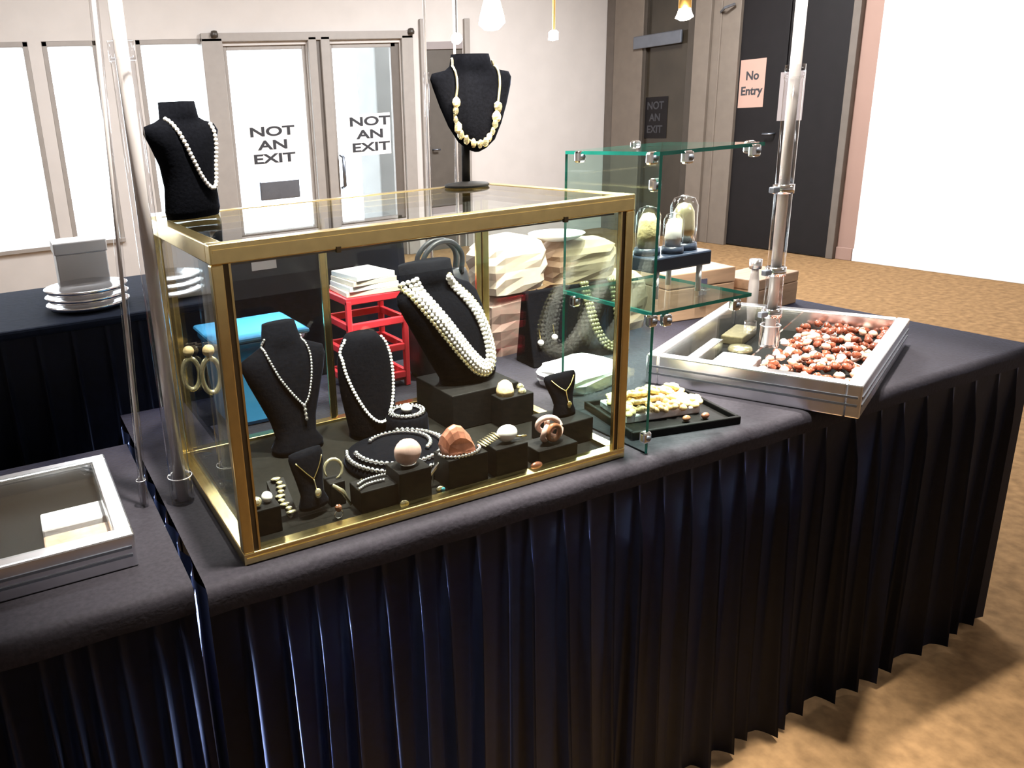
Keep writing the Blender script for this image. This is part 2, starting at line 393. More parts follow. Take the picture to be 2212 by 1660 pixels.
# ================================================================== tables
def pleated_skirt(x0, x1, yf, ztop, zbot, ridges, rnd):
    xs = set()
    n = int((x1 - x0) / 0.012)
    for i in range(n + 1): xs.add(round(x0 + (x1 - x0) * i / n, 5))
    for r in ridges:
        for d in (-.018, -.013, -.010, -.0075, -.005, -.0025, 0, .0025, .005, .0075, .010, .013, .018):
            if x0 < r + d < x1: xs.add(round(r + d, 5))
    xs = sorted(xs); NZ = 14
    sway = {r: (rnd.uniform(-.01, .022), rnd.uniform(.5, 1.0), rnd.uniform(.7, 1.25)) for r in ridges}
    vs = []; fs = []
    for j in range(NZ + 1):
        t = j / NZ; z = ztop + (zbot - ztop) * t
        for x in xs:
            y = yf; xx = x
            near = min(ridges, key=lambda r: abs(r - x)); d = abs(near - x); sw, am, wd = sway[near]
            g = min(1.0, t * 6)
            amp = (.013 + .011 * t) * am * g
            y -= 1.5 * amp * max(0.0, 1 - d / ((.010 + .008 * t) * wd)) ** 1.6
            y -= .006 * t * math.sin(x * 23)
            xx += sw * t * t * math.exp(-(d / .03) ** 2)
            vs.append((xx, y, z + (.004 * math.sin(x * 31) if j == NZ else 0)))
    n = len(xs)
    for j in range(NZ):
        for i in range(n - 1):
            fs.append((j * n + i, j * n + i + 1, (j + 1) * n + i + 1, (j + 1) * n + i))
    return MB().add(vs, fs)

def draped_table(label, x0, x1, y0, y1, ridges, seed):
    rnd = random.Random(seed)
    e = thing('draped_table', label, 'table', (x0, y0, 0))
    w, d = x1 - x0, y1 - y0
    MB().b2((.02, .02, T - .035), (w - .02, d - .02, T - .012)).obj('tabletop', 'wood', e)
    # cloth: top with a rolled front edge
    rings = []
    prof = [(d, T - .05), (d, T - .004), (d - .006, T), (.016, T), (.007, T - .002), (.001, T - .009), (-.001, T - .02), (0.0, T - .042)]
    nx = 60
    for i in range(nx + 1):
        x = w * i / nx
        rings.append([(x, y, z + (.0012 * math.sin(x * 40 + y * 17) if z < T - .001 else 0)) for y, z in prof])
    c = MB(); c.loft(rings, 0, False, False)
    c.obj('tablecloth', 'topcloth', e, smooth=True)
    s = pleated_skirt(.0, w, .004, T - .03, .012, [r - x0 for r in ridges], rnd)
    s.obj('skirt', 'skirt', e, smooth=True)
    for xx in (.0, w):
        m = MB(); pts = []
        n = 30
        vs = []
        for j in range(2):
            for i in range(n + 1):
                vs.append((xx + .006 * math.sin(i * 1.7), .005 + (d - .01) * i / n, (T - .02) if j == 0 else .012))
        m.add(vs, [(i, i + 1, n + 2 + i, n + 1 + i) for i in range(n)])
        m.obj('side_skirt', 'skirt', e, smooth=True)
    for lx in (.08, w - .08):
        for ly in (.08, d - .08):
            MB().tube([(lx, ly, 0), (lx, ly, T - .035)], .014, 8).obj('leg', 'steel', e)
    return e
RM = [-0.015, 0.04, 0.088, 0.134, 0.196, 0.252, 0.301, 0.361, 0.417, 0.461, 0.528, 0.579, 0.637, 0.691, 0.748, 0.813, 0.881, 0.946, 1.004, 1.062, 1.105, 1.172, 1.258, 1.339, 1.41, 1.49, 1.58, 1.66, 1.75, 1.82]
RL = [-0.99, -0.93, -0.86, -0.80, -0.74, -0.67, -0.60, -0.55, -0.49, -0.43, -0.37, -0.33, -0.28, -0.25, -0.22, -0.181, -0.134, -0.1]
draped_table('long table under dark cloth and pleated navy skirt carrying the gold framed case', -.062, 1.88, -.03, .735, RM, 3)
draped_table('table under dark cloth and navy skirt beside the long one, with the small flat case', -1.02, -.076, -.01, .56, RL, 8)
exec_done = True

# ================================================================== gold framed display case
CW, CD, CH = .684, .423, .45
case = thing('display_case', 'gold framed glass countertop display case full of jewellery', 'display case', (0, 0, T))
def rail(nm, a, b, inner):
    # a, b: outer box corners; with a ridge strip and a dark inner channel
    o = MB().b2(a, b).obj(nm, 'gold', case, bevel=.0018)
    return o
r = .022; rt = .026
for y in (0, CD - r):
    f = y == 0
    t_ = rail('top_rail', (0, y, CH - rt), (CW, y + r, CH), 0)
    yy = -.0015 if f else CD + .0015
    MB().b2((.004, min(yy, yy + .003 * (1 if f else -1)), CH - .011), (CW - .004, max(yy, yy + .003 * (1 if f else -1)), CH - .007)).obj('ridge', 'gold', t_)
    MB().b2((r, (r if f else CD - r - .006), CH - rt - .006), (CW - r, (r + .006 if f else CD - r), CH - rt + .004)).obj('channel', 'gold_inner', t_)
    b_ = rail('bottom_rail', (0, y, 0), (CW, y + r, .018), 0)
    MB().b2((.004, min(yy, yy + .003 * (1 if f else -1)), .007), (CW - .004, max(yy, yy + .003 * (1 if f else -1)), .011)).obj('ridge', 'gold', b_)
for x in (0, CW - r):
    t_ = rail('top_rail', (x, r, CH - rt), (x + r, CD - r, CH), 0)
    xx = x + r if x == 0 else x - .006
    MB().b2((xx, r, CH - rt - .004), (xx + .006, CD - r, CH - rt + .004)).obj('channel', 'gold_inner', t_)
    rail('bottom_rail', (x, r, 0), (x + r, CD - r, .018), 0)
    for y in (0, CD - .016):
        p_ = rail('post', (x + (.0 if x == 0 else r - .016), y, .018), (x + (.016 if x == 0 else r), y + .016, CH - rt), 0)
        xx = x + .016 if x == 0 else x + r - .016 - .007
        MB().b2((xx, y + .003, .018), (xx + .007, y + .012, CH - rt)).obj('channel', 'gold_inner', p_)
        xx = x + .023 if x == 0 else x + r - .016 - .010
        MB().b2((xx, y + .002, .018), (xx + .003, y + .008, CH - rt)).obj('inner_bead', 'gold', p_)
# sliding rear doors
for a, b, y in ((.022, .322, CD - .010), (.304, .662, CD - .017)):
    d_ = MB().b2((a + .012, y - .002, .022), (b - .012, y + .002, CH - rt - .003)).obj('rear_door', 'glass', case)
    for x in (a, b - .012):
        MB().b2((x, y - .003, .02), (x + .012, y + .003, CH - rt - .002)).obj('door_edge', 'gold', d_, bevel=.001)
MB().b2((.004, .008, .003), (CW - .004, CD - .008, .012)).obj('deck', 'deck', case)
MB().b2((.014, .009, .018), (CW - .014, .013, CH - rt)).obj('front_pane', 'glass', case)
for x in (.009, CW - .013):
    MB().b2((x, .016, .018), (x + .004, CD - .016, CH - rt)).obj('side_pane', 'glass', case)
MB().b2((.018, .018, CH - .006), (CW - .018, CD - .018, CH - .001)).obj('top_pane', 'glass', case)
for x in (.17, .545):
    MB().b2((x, -.0022, CH - rt - .004), (x + .006, .004, CH - rt + .004)).obj('clip', 'gold_inner', case)
F = T + .012       # deck of the case
TOP = T + CH       # top of the case

# ================================================================== busts and necklaces
def bust_parts(e, levels, m='velvet', n=28, base=None, part='form'):
    rings = []
    for lv in levels:
        z, w, df, db = lv[:4]; y0 = lv[4] if len(lv) > 4 else 0; x0 = lv[5] if len(lv) > 5 else 0
        ring = []
        for k in range(n):
            a = 2 * PI * k / n
            c, s_ = math.cos(a), math.sin(a)
            c = math.copysign(abs(c) ** .8, c)
            ring.append((x0 + w * c, y0 - (df if s_ > 0 else db) * s_ * 1.0, z))
        rings.append(ring)
    o = MB().loft(rings).obj(part, m, e, smooth=True)
    return o
def surf(levels, x, z):
    for a, b in zip(levels, levels[1:]):
        if a[0] <= z <= b[0]:
            t = (z - a[0]) / max(1e-9, b[0] - a[0]); g = lambda i, d=0: (a[i] if len(a) > i else d) * (1 - t) + (b[i] if len(b) > i else d) * t
            w, df, db, y0, x0 = g(1), g(2), g(3), g(4), g(5)
            q = abs((x - x0) / w) if w else 1
            return y0 - df * math.sqrt(max(0, 1 - min(q, 1) ** 2.2))
    return 0
def on_bust(levels, pts, off, k=10):
    return [Vector((p[0], surf(levels, p[0], p[1]) - off, p[1])) for p in catmull([(a, b, 0) for a, b in pts], k) for p in [(p.x, p.y)]]
def bead_strand(e, path, r, m, step=None, part='strand', closed=False, elong=1.0):
    b = MB()
    for q in resample(path, step or r * 1.85, closed):
        b.ell(q, (r, r, r * elong), 8, 5)
    return b.obj(part, m, e, smooth=True)

# --- bust on the case top beside the thick clear pole, pearl strand
L1 = [(0, .050, .030, .030), (.012, .052, .034, .030), (.05, .048, .034, .028), (.085, .052, .036, .026, .002), (.115, .066, .036, .022, .004), (.135, .076, .032, .018, .006), (.146, .072, .026, .014, .008), (.152, .050, .022, .012, .008), (.157, .038, .022, .014, .008), (.182, .034, .022, .016, .010)]
pos = (.066, .355, TOP); rz = math.radians(30)
e = thing('display_bust', 'black velvet bust with pearl strand on the case top by the thick pole', 'display bust', pos, rz); bust_parts(e, L1)
e = thing('pearl_necklace', 'cream pearl strand on the bust by the thick clear pole', 'necklace', pos, rz)
pth = on_bust(L1, [(-.038, .156), (-.034, .135), (-.022, .10), (-.006, .065), (.012, .046), (.028, .050), (.036, .075), (.042, .11), (.044, .145)], .004)
bead_strand(e, pth, .0037, 'pearl')
# --- shield bust on a post, gold nugget necklace
L2 = [(.064, .004, .006, .003), (.070, .022, .012, .006), (.085, .044, .016, .007), (.115, .064, .020, .008, .004), (.15, .080, .022, .008, .007), (.185, .093, .022, .008, .010), (.200, .097, .020, .008, .012), (.210, .092, .016, .007, .013), (.215, .062, .016, .008, .013), (.222, .050, .016, .009, .014), (.243, .044, .016, .010, .016)]
pos = (.634, .372, TOP); rz = math.radians(6)
e = thing('display_bust', 'black shield shaped bust raised on a post with round foot', 'display bust', pos, rz); bust_parts(e, L2)
MB().tube([(-.022, .006, .006), (-.022, .006, .085)], .008, 12).obj('post', 'felt', e, smooth=True)
MB().lathe([(.042, 0), (.044, .003), (.041, .006), (.010, .010)], 28, (-.022, .004, 0)).obj('foot', 'felt', e, smooth=True)
e = thing('nugget_necklace', 'gold necklace with cream nuggets on the raised shield bust', 'necklace', pos, rz)
cp = [(-.046, .236), (-.050, .215), (-.054, .18), (-.060, .150), (-.058, .125), (-.044, .098), (-.020, .083), (.006, .086), (.026, .106), (.036, .135), (.046, .175), (.052, .214), (.050, .232)]
pth = on_bust(L2, cp, .004)
MB().tube(pth, .0026, 6).obj('chain', 'pale_gold', e, smooth=True)
rnd = random.Random(5)
S_ = resample(pth, .0145)
for i, q in enumerate(S_):
    if .22 < i / len(S_) < .74:
        m = MB(); sc_ = rnd.uniform(.0075, .0115)
        m.ell(q + Vector((rnd.uniform(-.002, .002), -.003, -.003 * (.3 < i / len(S_) < .7))), (sc_ * rnd.uniform(.6, .9), sc_ * .6, sc_), 8, 6, 0, .12, rnd)
        m.obj('nugget', 'pale_gold' if i % 3 else 'cream', e)
# --- inside, silver Y necklace
L3 = [(0, .052, .030, .030), (.012, .052, .030, .030), (.03, .040, .024, .026, .002), (.06, .046, .026, .022, .008), (.10, .062, .028, .018, .014), (.14, .078, .028, .016, .020), (.165, .086, .026, .014, .024), (.180, .084, .022, .012, .026), (.190, .060, .020, .012, .028), (.198, .040, .020, .014, .029), (.236, .032, .020, .016, .034)]
pos = (.200, .318, F); rz = math.radians(10)
e = thing('display_bust', 'black velvet bust with silver drop necklace inside the case by the blue bin', 'display bust', pos, rz); bust_parts(e, L3)
e = thing('drop_necklace', 'silver chain necklace with a long drop on the inside bust', 'necklace', pos, rz)
pth = on_bust(L3, [(-.036, .212), (-.042, .19), (-.030, .15), (-.010, .115), (.010, .088)], .003); bead_strand(e, pth, .0030, 'silver')
pth = on_bust(L3, [(.040, .205), (.042, .17), (.034, .13), (.022, .10), (.010, .088)], .003); bead_strand(e, pth, .0030, 'silver')
pth = on_bust(L3, [(.010, .088), (.011, .07), (.012, .055)], .004); bead_strand(e, pth, .0045, 'silver', part='drop')
# --- slim neck form with a pearl loop
L4 = [(0, .046, .034, .034), (.01, .046, .036, .032), (.04, .050, .038, .030, .004), (.08, .055, .038, .028, .009), (.12, .057, .036, .026, .014), (.15, .054, .034, .026, .018), (.172, .046, .032, .026, .021), (.186, .036, .030, .026, .023), (.192, .030, .026, .024, .024)]
pos = (.350, .312, F); rz = math.radians(4)
e = thing('display_bust', 'slim black neck form with oval pearl loop, in front of the red rack', 'display bust', pos, rz); bust_parts(e, L4)
e = thing('pearl_necklace', 'long oval loop of small pearls on the slim neck form', 'necklace', pos, rz)
pth = on_bust(L4, [(-.036, .186), (-.049, .165), (-.050, .13), (-.040, .09), (-.024, .055), (-.006, .036), (.012, .036), (.030, .06), (.042, .10), (.046, .14), (.044, .168), (.034, .186)], .003); bead_strand(e, pth, .0034, 'white_bead')
# --- big leaning bust on a riser, thick rope necklace
tag(MB().b2((-.075, -.07, 0), (.075, .07, .072)).obj('riser_block', 'felt', loc=(.555, .30, F), bevel=.002), 'large black riser block under the big bust', 'riser')
L5 = [(0, .068, .036, .036, 0, .02), (.012, .070, .040, .034, 0, .02), (.05, .080, .044, .030, .006, .008), (.10, .090, .044, .026, .014, -.008), (.14, .097, .042, .022, .020, -.022), (.170, .100, .036, .020, .026, -.032), (.186, .092, .030, .018, .028, -.040), (.196, .072, .028, .018, .030, -.046), (.204, .062, .030, .022, .031, -.050), (.240, .060, .034, .026, .034, -.056)]
pos = (.545, .305, F + .072); rz = math.radians(14)
e = thing('display_bust', 'big black bust with thick white rope necklace, on a riser inside the case', 'display bust', pos, rz); bust_parts(e, L5)
e = thing('rope_necklace', 'thick multi strand white and gold rope necklace on the big bust', 'necklace', pos, rz)
cp5 = [(-.112, .212), (-.100, .185), (-.075, .145), (-.045, .10), (-.018, .062), (.008, .034), (.030, .026), (.047, .038), (.052, .070), (.040, .115), (.018, .155), (-.010, .190), (-.028, .214)]
for si in range(5):
    o_ = (si - 2) * .0066
    pts = []
    N_ = len(cp5)
    for i, (x, z) in enumerate(cp5):
        x0_, z0_ = cp5[max(i - 1, 0)]; x1_, z1_ = cp5[min(i + 1, N_ - 1)]
        tx, tz = x1_ - x0_, z1_ - z0_; L_ = math.hypot(tx, tz); wd = 1.0 if i < 9 else max(.25, 1 - (i - 8) * .18)
        pts.append((x - tz / L_ * o_ * wd, z + tx / L_ * o_ * wd))
    bead_strand(e, on_bust(L5, pts, .004 + .002 * (2 - abs(si - 2)), 6), .0049, 'white_bead' if si != 0 else 'pale_gold', part='strand')
# --- small pendant stand at the end of the case
tag(MB().b2((-.042, -.034, 0), (.042, .034, .045)).obj('riser_block', 'felt', loc=(.628, .098, F), bevel=.002), 'dark block under the small gold pendant stand near the end pane', 'riser')
L6 = [(0, .024, .012, .014), (.006, .024, .012, .014), (.02, .020, .010, .012, .002), (.035, .024, .010, .010, .006), (.055, .033, .010, .008, .010), (.068, .037, .009, .007, .013), (.074, .035, .007, .006, .014)]
pos = (.634, .100, F + .045); rz = math.radians(4)
e = thing('pendant_stand', 'small black pendant stand with gold chain near the end pane', 'jewellery stand', pos, rz); bust_parts(e, L6, n=20)
e = thing('pendant_necklace', 'fine gold chain with round drop on the stand near the end pane', 'necklace', pos, rz)
for s_ in (-1, 1):
    bead_strand(e, on_bust(L6, [(.026 * s_, .068), (.014 * s_, .056), (0, .046)], .0015, 6), .0012, 'jewel_gold', part='chain')
q = on_bust(L6, [(0, .046), (.001, .034), (.002, .026)], .002, 4)
MB().tube(q, .0012, 6).ell(q[-1] + Vector((0, -.002, -.004)), (.005, .003, .007), 10, 7).obj('drop', 'jewel_gold', e, smooth=True)
# --- pendant stand in the front row
tag(MB().b2((-.034, -.018, 0), (.034, .018, .014)).obj('acrylic_slab', 'acrylic', loc=(.122, .066, F), bevel=.001), 'clear acrylic slab under the front row pendant stand', 'riser')
L7 = [(0, .026, .012, .014), (.006, .026, .012, .014), (.02, .020, .010, .012, .002), (.04, .023, .010, .010, .006), (.065, .029, .010, .008, .010), (.080, .031, .009, .007, .013), (.087, .029, .007, .006, .014)]
pos = (.134, .070, F + .014); rz = math.radians(14)
e = thing('pendant_stand', 'small black pendant stand with gold teardrop in the front row', 'jewellery stand', pos, rz); bust_parts(e, L7, n=20)
e = thing('pendant_necklace', 'gold wire necklace with a teardrop on the front row stand', 'necklace', pos, rz)
for s_ in (-1, 1):
    MB().tube(on_bust(L7, [(.024 * s_, .076), (.012 * s_, .06), (0, .046)], .0015, 6), .0011, 6).obj('chain', 'jewel_gold', e, smooth=True)
q = on_bust(L7, [(0, .046), (.001, .036), (.002, .026)], .002, 4)
MB().tube(q, .001, 6).ell(q[-1] + Vector((0, -.002, -.002)), (.0062, .004, .0085), 10, 7).obj('drop', 'pale_gold', e, smooth=True)

# ================================================================== front row blocks and jewels
def block(label, x0, x1, y0, y1, h, rz=0.0, m='felt'):
    return tag(MB().b2((-(x1 - x0) / 2, -(y1 - y0) / 2, 0), ((x1 - x0) / 2, (y1 - y0) / 2, h)).obj('display_block', m, loc=((x0 + x1) / 2, (y0 + y1) / 2, F), bevel=.0015), label, 'riser')
block('black cube block at the case corner under two gold balls', .030, .074, .046, .090, .042)
for i, (x, y, m) in enumerate(((.041, .058, 'pale_gold'), (.060, .066, 'pearl'))):
    e = thing('ball_earring', ('gold' if i == 0 else 'pearl') + ' ball earring on the corner cube block', 'earring', (x, y, F + .042))
    MB().ell((0, 0, .0085), .0085, 14, 10).obj('ball', m, e, smooth=True)
    MB().tube([(0, .006, .009), (0, .016, .009)], .0008, 6).obj('pin', 'jewel_gold', e)
e = thing('bracelet_ramp', 'black sloping ramp under the gold leaf bracelet', 'jewellery stand', (.094, .100, F))
MB().loft([[(-.014, -.03, 0), (.014, -.03, 0), (.014, -.026, .008), (-.014, -.026, .008)], [(-.014, .03, 0), (.014, .03, 0), (.014, .03, .044), (-.014, .03, .044)]]).obj('ramp', 'felt', e)
e = thing('leaf_bracelet', 'pale gold leaf link bracelet lying down a black ramp', 'bracelet', (.094, .100, F))
for i in range(9):
    t = i / 8; m = MB(); m.ell((.004 * math.sin(i), .026 - .052 * t, .046 - .034 * t), (.009 - .003 * (i % 2), .005, .0025), 8, 5); m.obj('link', 'pale_gold', e, smooth=True)
block('small black block under the curved gold bangle', .164, .190, .075, .103, .040)
e = thing('bangle', 'curved open gold bangle on the small black block', 'bangle', (.177, .089, F + .040))
MB().tube([(.015 * math.cos(a), .004 * math.sin(a), .017 + .015 * math.sin(a)) for a in [(-.45 + 1.9 * i / 16) * PI for i in range(15)]], [.0012 + .0018 * math.sin(PI * i / 14) for i in range(15)], 8).obj('band', 'pale_gold', e, smooth=True)
e = thing('gold_brooch', 'slim gold leaf brooch leaning on the small black block', 'brooch', (.177, .064, F))
MB().loft([[(-.013, 0, .040), (-.010, 0, .044), (-.011, .002, .044), (-.014, .002, .04)], [(.0, -.003, .026), (.006, -.003, .030), (.005, 0, .032), (.0, 0, .028)], [(.012, -.006, .004), (.0145, -.006, .006), (.0145, -.004, .006), (.012, -.004, .004)]]).obj('leaf', 'pale_gold', e, smooth=True)
e = thing('amber_ring', 'little amber and silver ring on the deck in front of the bangle block', 'ring', (.160, .036, F))
MB().tube([(.007 * math.cos(a), 0, .008 + .007 * math.sin(a)) for a in [2 * PI * i / 16 for i in range(16)]], .0012, 6, True).obj('band', 'silver', e, smooth=True)
MB().ell((0, 0, .018), (.006, .005, .006), 8, 6, 0, .1, random.Random(2)).obj('stone', 'brownstone', e)
block('low black block under the silver bracelets in the front row', .196, .262, .030, .074, .036)
for i, (x, y, z, L_) in enumerate(((.222, .044, .0385, .05), (.230, .060, .0385, .055))):
    e = thing('silver_bracelet', ('nearer' if i == 0 else 'farther') + ' silver chain bracelet across the low front block', 'bracelet', (x, y, F + .036))
    bead_strand(e, catmull([(-L_ / 2, -.006, .003), (-L_ / 5, .002, .003), (L_ / 5, .004, .003), (L_ / 2, .002, .003)], 6), .0026, 'silver', part='links')
e = thing('gold_cluster', 'gold cluster earring between the bracelets and the necklace cushion', 'earring', (.238, .094, F))
rnd = random.Random(11); m = MB()
for i in range(9): m.ell((rnd.uniform(-.010, .010), rnd.uniform(-.006, .006), .006 + rnd.uniform(0, .012)), .0045, 8, 6)
m.obj('cluster', 'pale_gold', e, smooth=True)
# round cushion with silver collars
cu = thing('necklace_cushion', 'low round black cushion with silver collars', 'cushion', (.335, .172, F))
MB().lathe([(.094, 0), (.098, .004), (.094, .014), (.075, .024), (.045, .030), (.004, .032)], 40).obj('pad', 'velvet', cu, smooth=True)
def collar(label, rx, ry, z, r_, gap0, gap1, m='silver', c=(0, 0), tilt=.0):
    e = thing('silver_collar', label, 'necklace', (.335 + c[0], .172 + c[1], F))
    N_ = 60; P_ = []
    for i in range(N_ + 1):
        a = gap0 + (gap1 - gap0) * i / N_
        rr_ = math.hypot(rx * math.cos(a), ry * math.sin(a))
        P_.append((rx * math.cos(a), ry * math.sin(a), z - tilt * math.sin(a)))
    bead_strand(e, P_, r_, m, part='beads')
    return e
collar('outer silver bead collar around the round cushion', .092, .088, .021, .0046, -3.6, 1.0)
collar('middle silver bead collar on the round cushion', .078, .072, .028, .0050, -3.3, 1.2)
e = collar('inner silver bead collar at the crest of the round cushion', .056, .050, .033, .0044, -.9, 2.4)
# small oval choker with pearl behind the cushion
tag(MB().lathe([(.040, 0), (.042, .004), (.040, .040), (.036, .044), (.002, .045)], 30).obj('round_riser', 'velvet', loc=(.402, .268, F), smooth=True), 'round black riser behind the cushion, under the oval choker', 'riser')
e = thing('oval_choker', 'small silver oval choker framing one pearl', 'necklace', (.402, .266, F + .045))
bead_strand(e, [(.033 * math.cos(a), .030 * math.sin(a), .0035) for a in [2 * PI * i / 48 for i in range(49)]], .0042, 'silver', part='beads')
bead_strand(e, [(.027 * math.cos(a), .024 * math.sin(a), .003) for a in [2 * PI * i / 48 for i in range(49)]], .0024, 'silver', part='inner_beads')
tag(MB().ell((0, 0, .009), (.011, .011, .009), 16, 10).obj('loose_pearl', 'pearl', loc=(.402, .266, F + .045), smooth=True), 'single big pearl inside the oval choker', 'pearl')
block('black cube block under the rose stone ring', .258, .314, .022, .070, .054)
e = thing('stone_ring', 'ring with big round rose stone on the black cube', 'ring', (.286, .046, F + .054))
MB().ell((0, 0, .022), (.023, .016, .0215), 18, 12, 0, .03, random.Random(3)).obj('stone', 'rose', e, smooth=True)
MB().tube([(.012 * math.cos(a), .010 * math.sin(a), .003) for a in [2 * PI * i / 20 for i in range(20)]], .002, 6, True).obj('band', 'silver', e, smooth=True)
for nm, lab, x, y, m in (('gold_stud', 'tiny gold stud on the deck in front of the rose stone block', .262, .0185, 'jewel_gold'), ('turquoise_stud', 'tiny pale stud with turquoise on the deck beside the rose stone block', .333, .030, 'turq')):
    e = thing(nm, lab, 'earring', (x, y, F))
    MB().ell((0, 0, .006), (.008, .003, .006), 10, 6).obj('stud', 'pale_gold', e, smooth=True)
    MB().ell((.004, -.0028, .006), (.004, .0018, .004), 8, 6).obj('inset', m, e, smooth=True)
e = thing('silver_clip', 'silver hair clip leaning between the rose stone and copper blocks', 'hair clip', (.334, .050, F))
MB().loft([[(-.010, 0, .024), (-.006, 0, .020), (-.006, .004, .020), (-.010, .004, .024)], [(.010, .0, .042), (.013, 0, .038), (.013, .004, .038), (.010, .004, .042)]]).obj('bar', 'silver', e, bevel=.001)
MB().tube([(0, .006, 0), (0, .003, .030)], .0012, 6).obj('leg', 'silver', e)
block('black block under the copper leaf cuff', .350, .424, .030, .078, .050)
e = thing('copper_cuff', 'pointed copper leaf cuff standing on the black block', 'cuff', (.382, .056, F + .050))
prof = [(-.026, 0), (-.030, .018), (-.027, .034), (-.018, .046), (-.008, .051), (.004, .046), (.018, .030), (.026, .014), (.028, .004), (.016, 0), (.0, .006)]
rings = []
for j in range(7):
    t = j / 6 - .5
    rings.append([(x * (1 - .5 * t * t), .016 * t * 2 - .006 * (1 - (x / .03) ** 2), z * (1 - .35 * (2 * t) ** 2) if z > .01 else z) for x, z in prof])
MB().loft(rings).obj('shell', 'copper', e, smooth=False)
e = thing('silver_bracelet', 'silver bracelet curled around the foot of the copper cuff', 'bracelet', (.384, .052, F + .050))
bead_strand(e, [(.036 * math.cos(a), .022 * math.sin(a), .003) for a in [PI * (.95 + 1.1 * i / 24) for i in range(25)]], .0032, 'silver', part='links')
block('black block under the biggest white pearl', .437, .500, .026, .076, .050)
e = thing('pearl_bracelet', 'gold mesh bracelet with one big white pearl on a black block', 'bracelet', (.468, .052, F + .050))
MB().ell((.004, -.006, .015), (.019, .013, .0145), 18, 12).obj('pearl', 'white_bead', e, smooth=True)
m = MB()
for i in range(7):
    m.tube([(-.014 - i * .0045, -.012, .013 - i * .0016), (-.016 - i * .0045, 0, .017 - i * .002), (-.014 - i * .0045, .012, .013 - i * .0016)], .0016, 6)
m.obj('mesh', 'pale_gold', e, smooth=True)
MB().tube([(.018, -.006, .006), (.034, -.010, .005), (.040, -.010, .004)], .0016, 6).obj('clasp', 'jewel_gold', e, smooth=True)
block('low dark block under the knotted brown stone bangle', .520, .602, .024, .074, .028)
e = thing('knot_bangle', 'knotted bangle of brown and cream stone on the low dark block', 'bangle', (.560, .048, F + .028))
P_ = []
for i in range(72):
    a = 2 * PI * i / 72; q = 1 + .38 * math.cos(3 * a)
    P_.append((.0165 * q * math.cos(2 * a), .009 * math.sin(3 * a), .026 + .0165 * q * math.sin(2 * a)))
MB().tube(P_, .0048, 8, True).obj('knot', 'rose', e, smooth=True)
MB().tube([(.012 * math.cos(a), -.012, .022 + .013 * math.sin(a)) for a in [2 * PI * i / 20 for i in range(20)]], .0045, 8, True).obj('loop', 'brownstone', e, smooth=True)
e = thing('gold_bar_pin', 'upright gold bar pin between the pearl and knot blocks', 'brooch', (.511, .048, F))
MB().b2((-.004, -.002, .002), (.004, .002, .036)).obj('bar', 'pale_gold', e, bevel=.001)
e = thing('amber_stud', 'oval amber stud lying in front of the knot block', 'earring', (.514, .022, F))
MB().ell((0, 0, .006), (.012, .005, .006), 12, 8).obj('stone', 'copper', e, smooth=True)
block('dark block under the cream dome pearl, beside the big bust', .566, .640, .196, .252, .058)
e = thing('dome_earring', 'cream dome earring on the dark block beside the big bust', 'earring', (.588, .216, F + .058))
MB().lathe([(.017, 0), (.0165, .010), (.013, .022), (.006, .028), (.001, .029)], 20).obj('dome', 'cream', e, smooth=True)
for i, x in enumerate((.620, .632)):
    e = thing('button_earring', ('nearer' if i == 0 else 'farther') + ' gold button earring next to the cream dome', 'earring', (x, .206 + .024 * i, F + .058))
    MB().lathe([(.008, 0), (.008, .004), (.005, .009), (.001, .010)], 14).obj('button', 'pale_gold', e, smooth=True)
# hanging earrings near the end pane
for i, (x, y, z) in enumerate(((.038, .245, .985), (.034, .385, .950))):
    wh = 'nearer' if i == 0 else 'farther'
    e = thing('earring_stand', f'clear T shaped earring stand, the {wh} one by the end pane', 'jewellery stand', (x, y, F))
    h = z - F
    MB().tube([(0, 0, .004), (0, 0, h + .012)], .004, 10).obj('stem', 'acrylic', e, smooth=True)
    MB().lathe([(.020, 0), (.020, .004), (.004, .005)], 20).obj('foot', 'acrylic', e, smooth=True)
    MB().tube([(-.018, 0, h + .010), (.018, 0, h + .010)], .003, 8).obj('arm', 'acrylic', e, smooth=True)
    e = thing('hoop_earring', f'oval gold hoop drop earring hanging on the {wh} clear stand', 'earring', (x, y - .006, z))
    MB().ell((0, 0, 0), (.010, .007, .010), 14, 10).obj('ball', 'cream', e, smooth=True)
    MB().tube([(.015 * math.cos(a), 0, -.042 + .029 * math.sin(a)) for a in [2 * PI * k / 28 for k in range(28)]], .0045, 8, True).obj('hoop', 'pale_gold', e, smooth=True)
    MB().tube([(0, 0, -.009), (0, 0, -.013)], .0015, 6).obj('link', 'jewel_gold', e)

# ================================================================== glass cube tower
tw = thing('glass_tower', 'green edged glass cube tower with chrome connectors beside the gold case', 'display shelf', (.722, -.008, T))
TWX, TWD, H1, H2 = .232, .225, .247, .505
def pane(nm, lo, hi, axis):
    m = MB(); m.b2(lo, hi)
    # edge faces get the green material: faces 0/1 are -x/+x, 2/3 -y/+y, 4/5 -z/+z
    m.m = [0 if (i // 2) == axis or nm == 'back_pane' else 1 for i in range(6)]
    return m.obj(nm, ['shelf_glass', 'edge'], tw)
g = .006
pane('side_pane', (0, 0, 0), (g, TWD, H1), 0)
pane('side_pane', (0, 0, H1 + g), (g, TWD, H2), 0)
pane('back_pane', (g + .001, TWD - g, 0), (TWX - .001, TWD, H1), 1)
pane('back_pane', (g + .001, TWD - g, H1 + g), (TWX - g - .001, TWD, H2), 1)
pane('shelf', (0, 0, H1), (TWX, TWD, H1 + g), 2)
pane('shelf', (0, 0, H2), (TWX, TWD, H2 + g), 2)
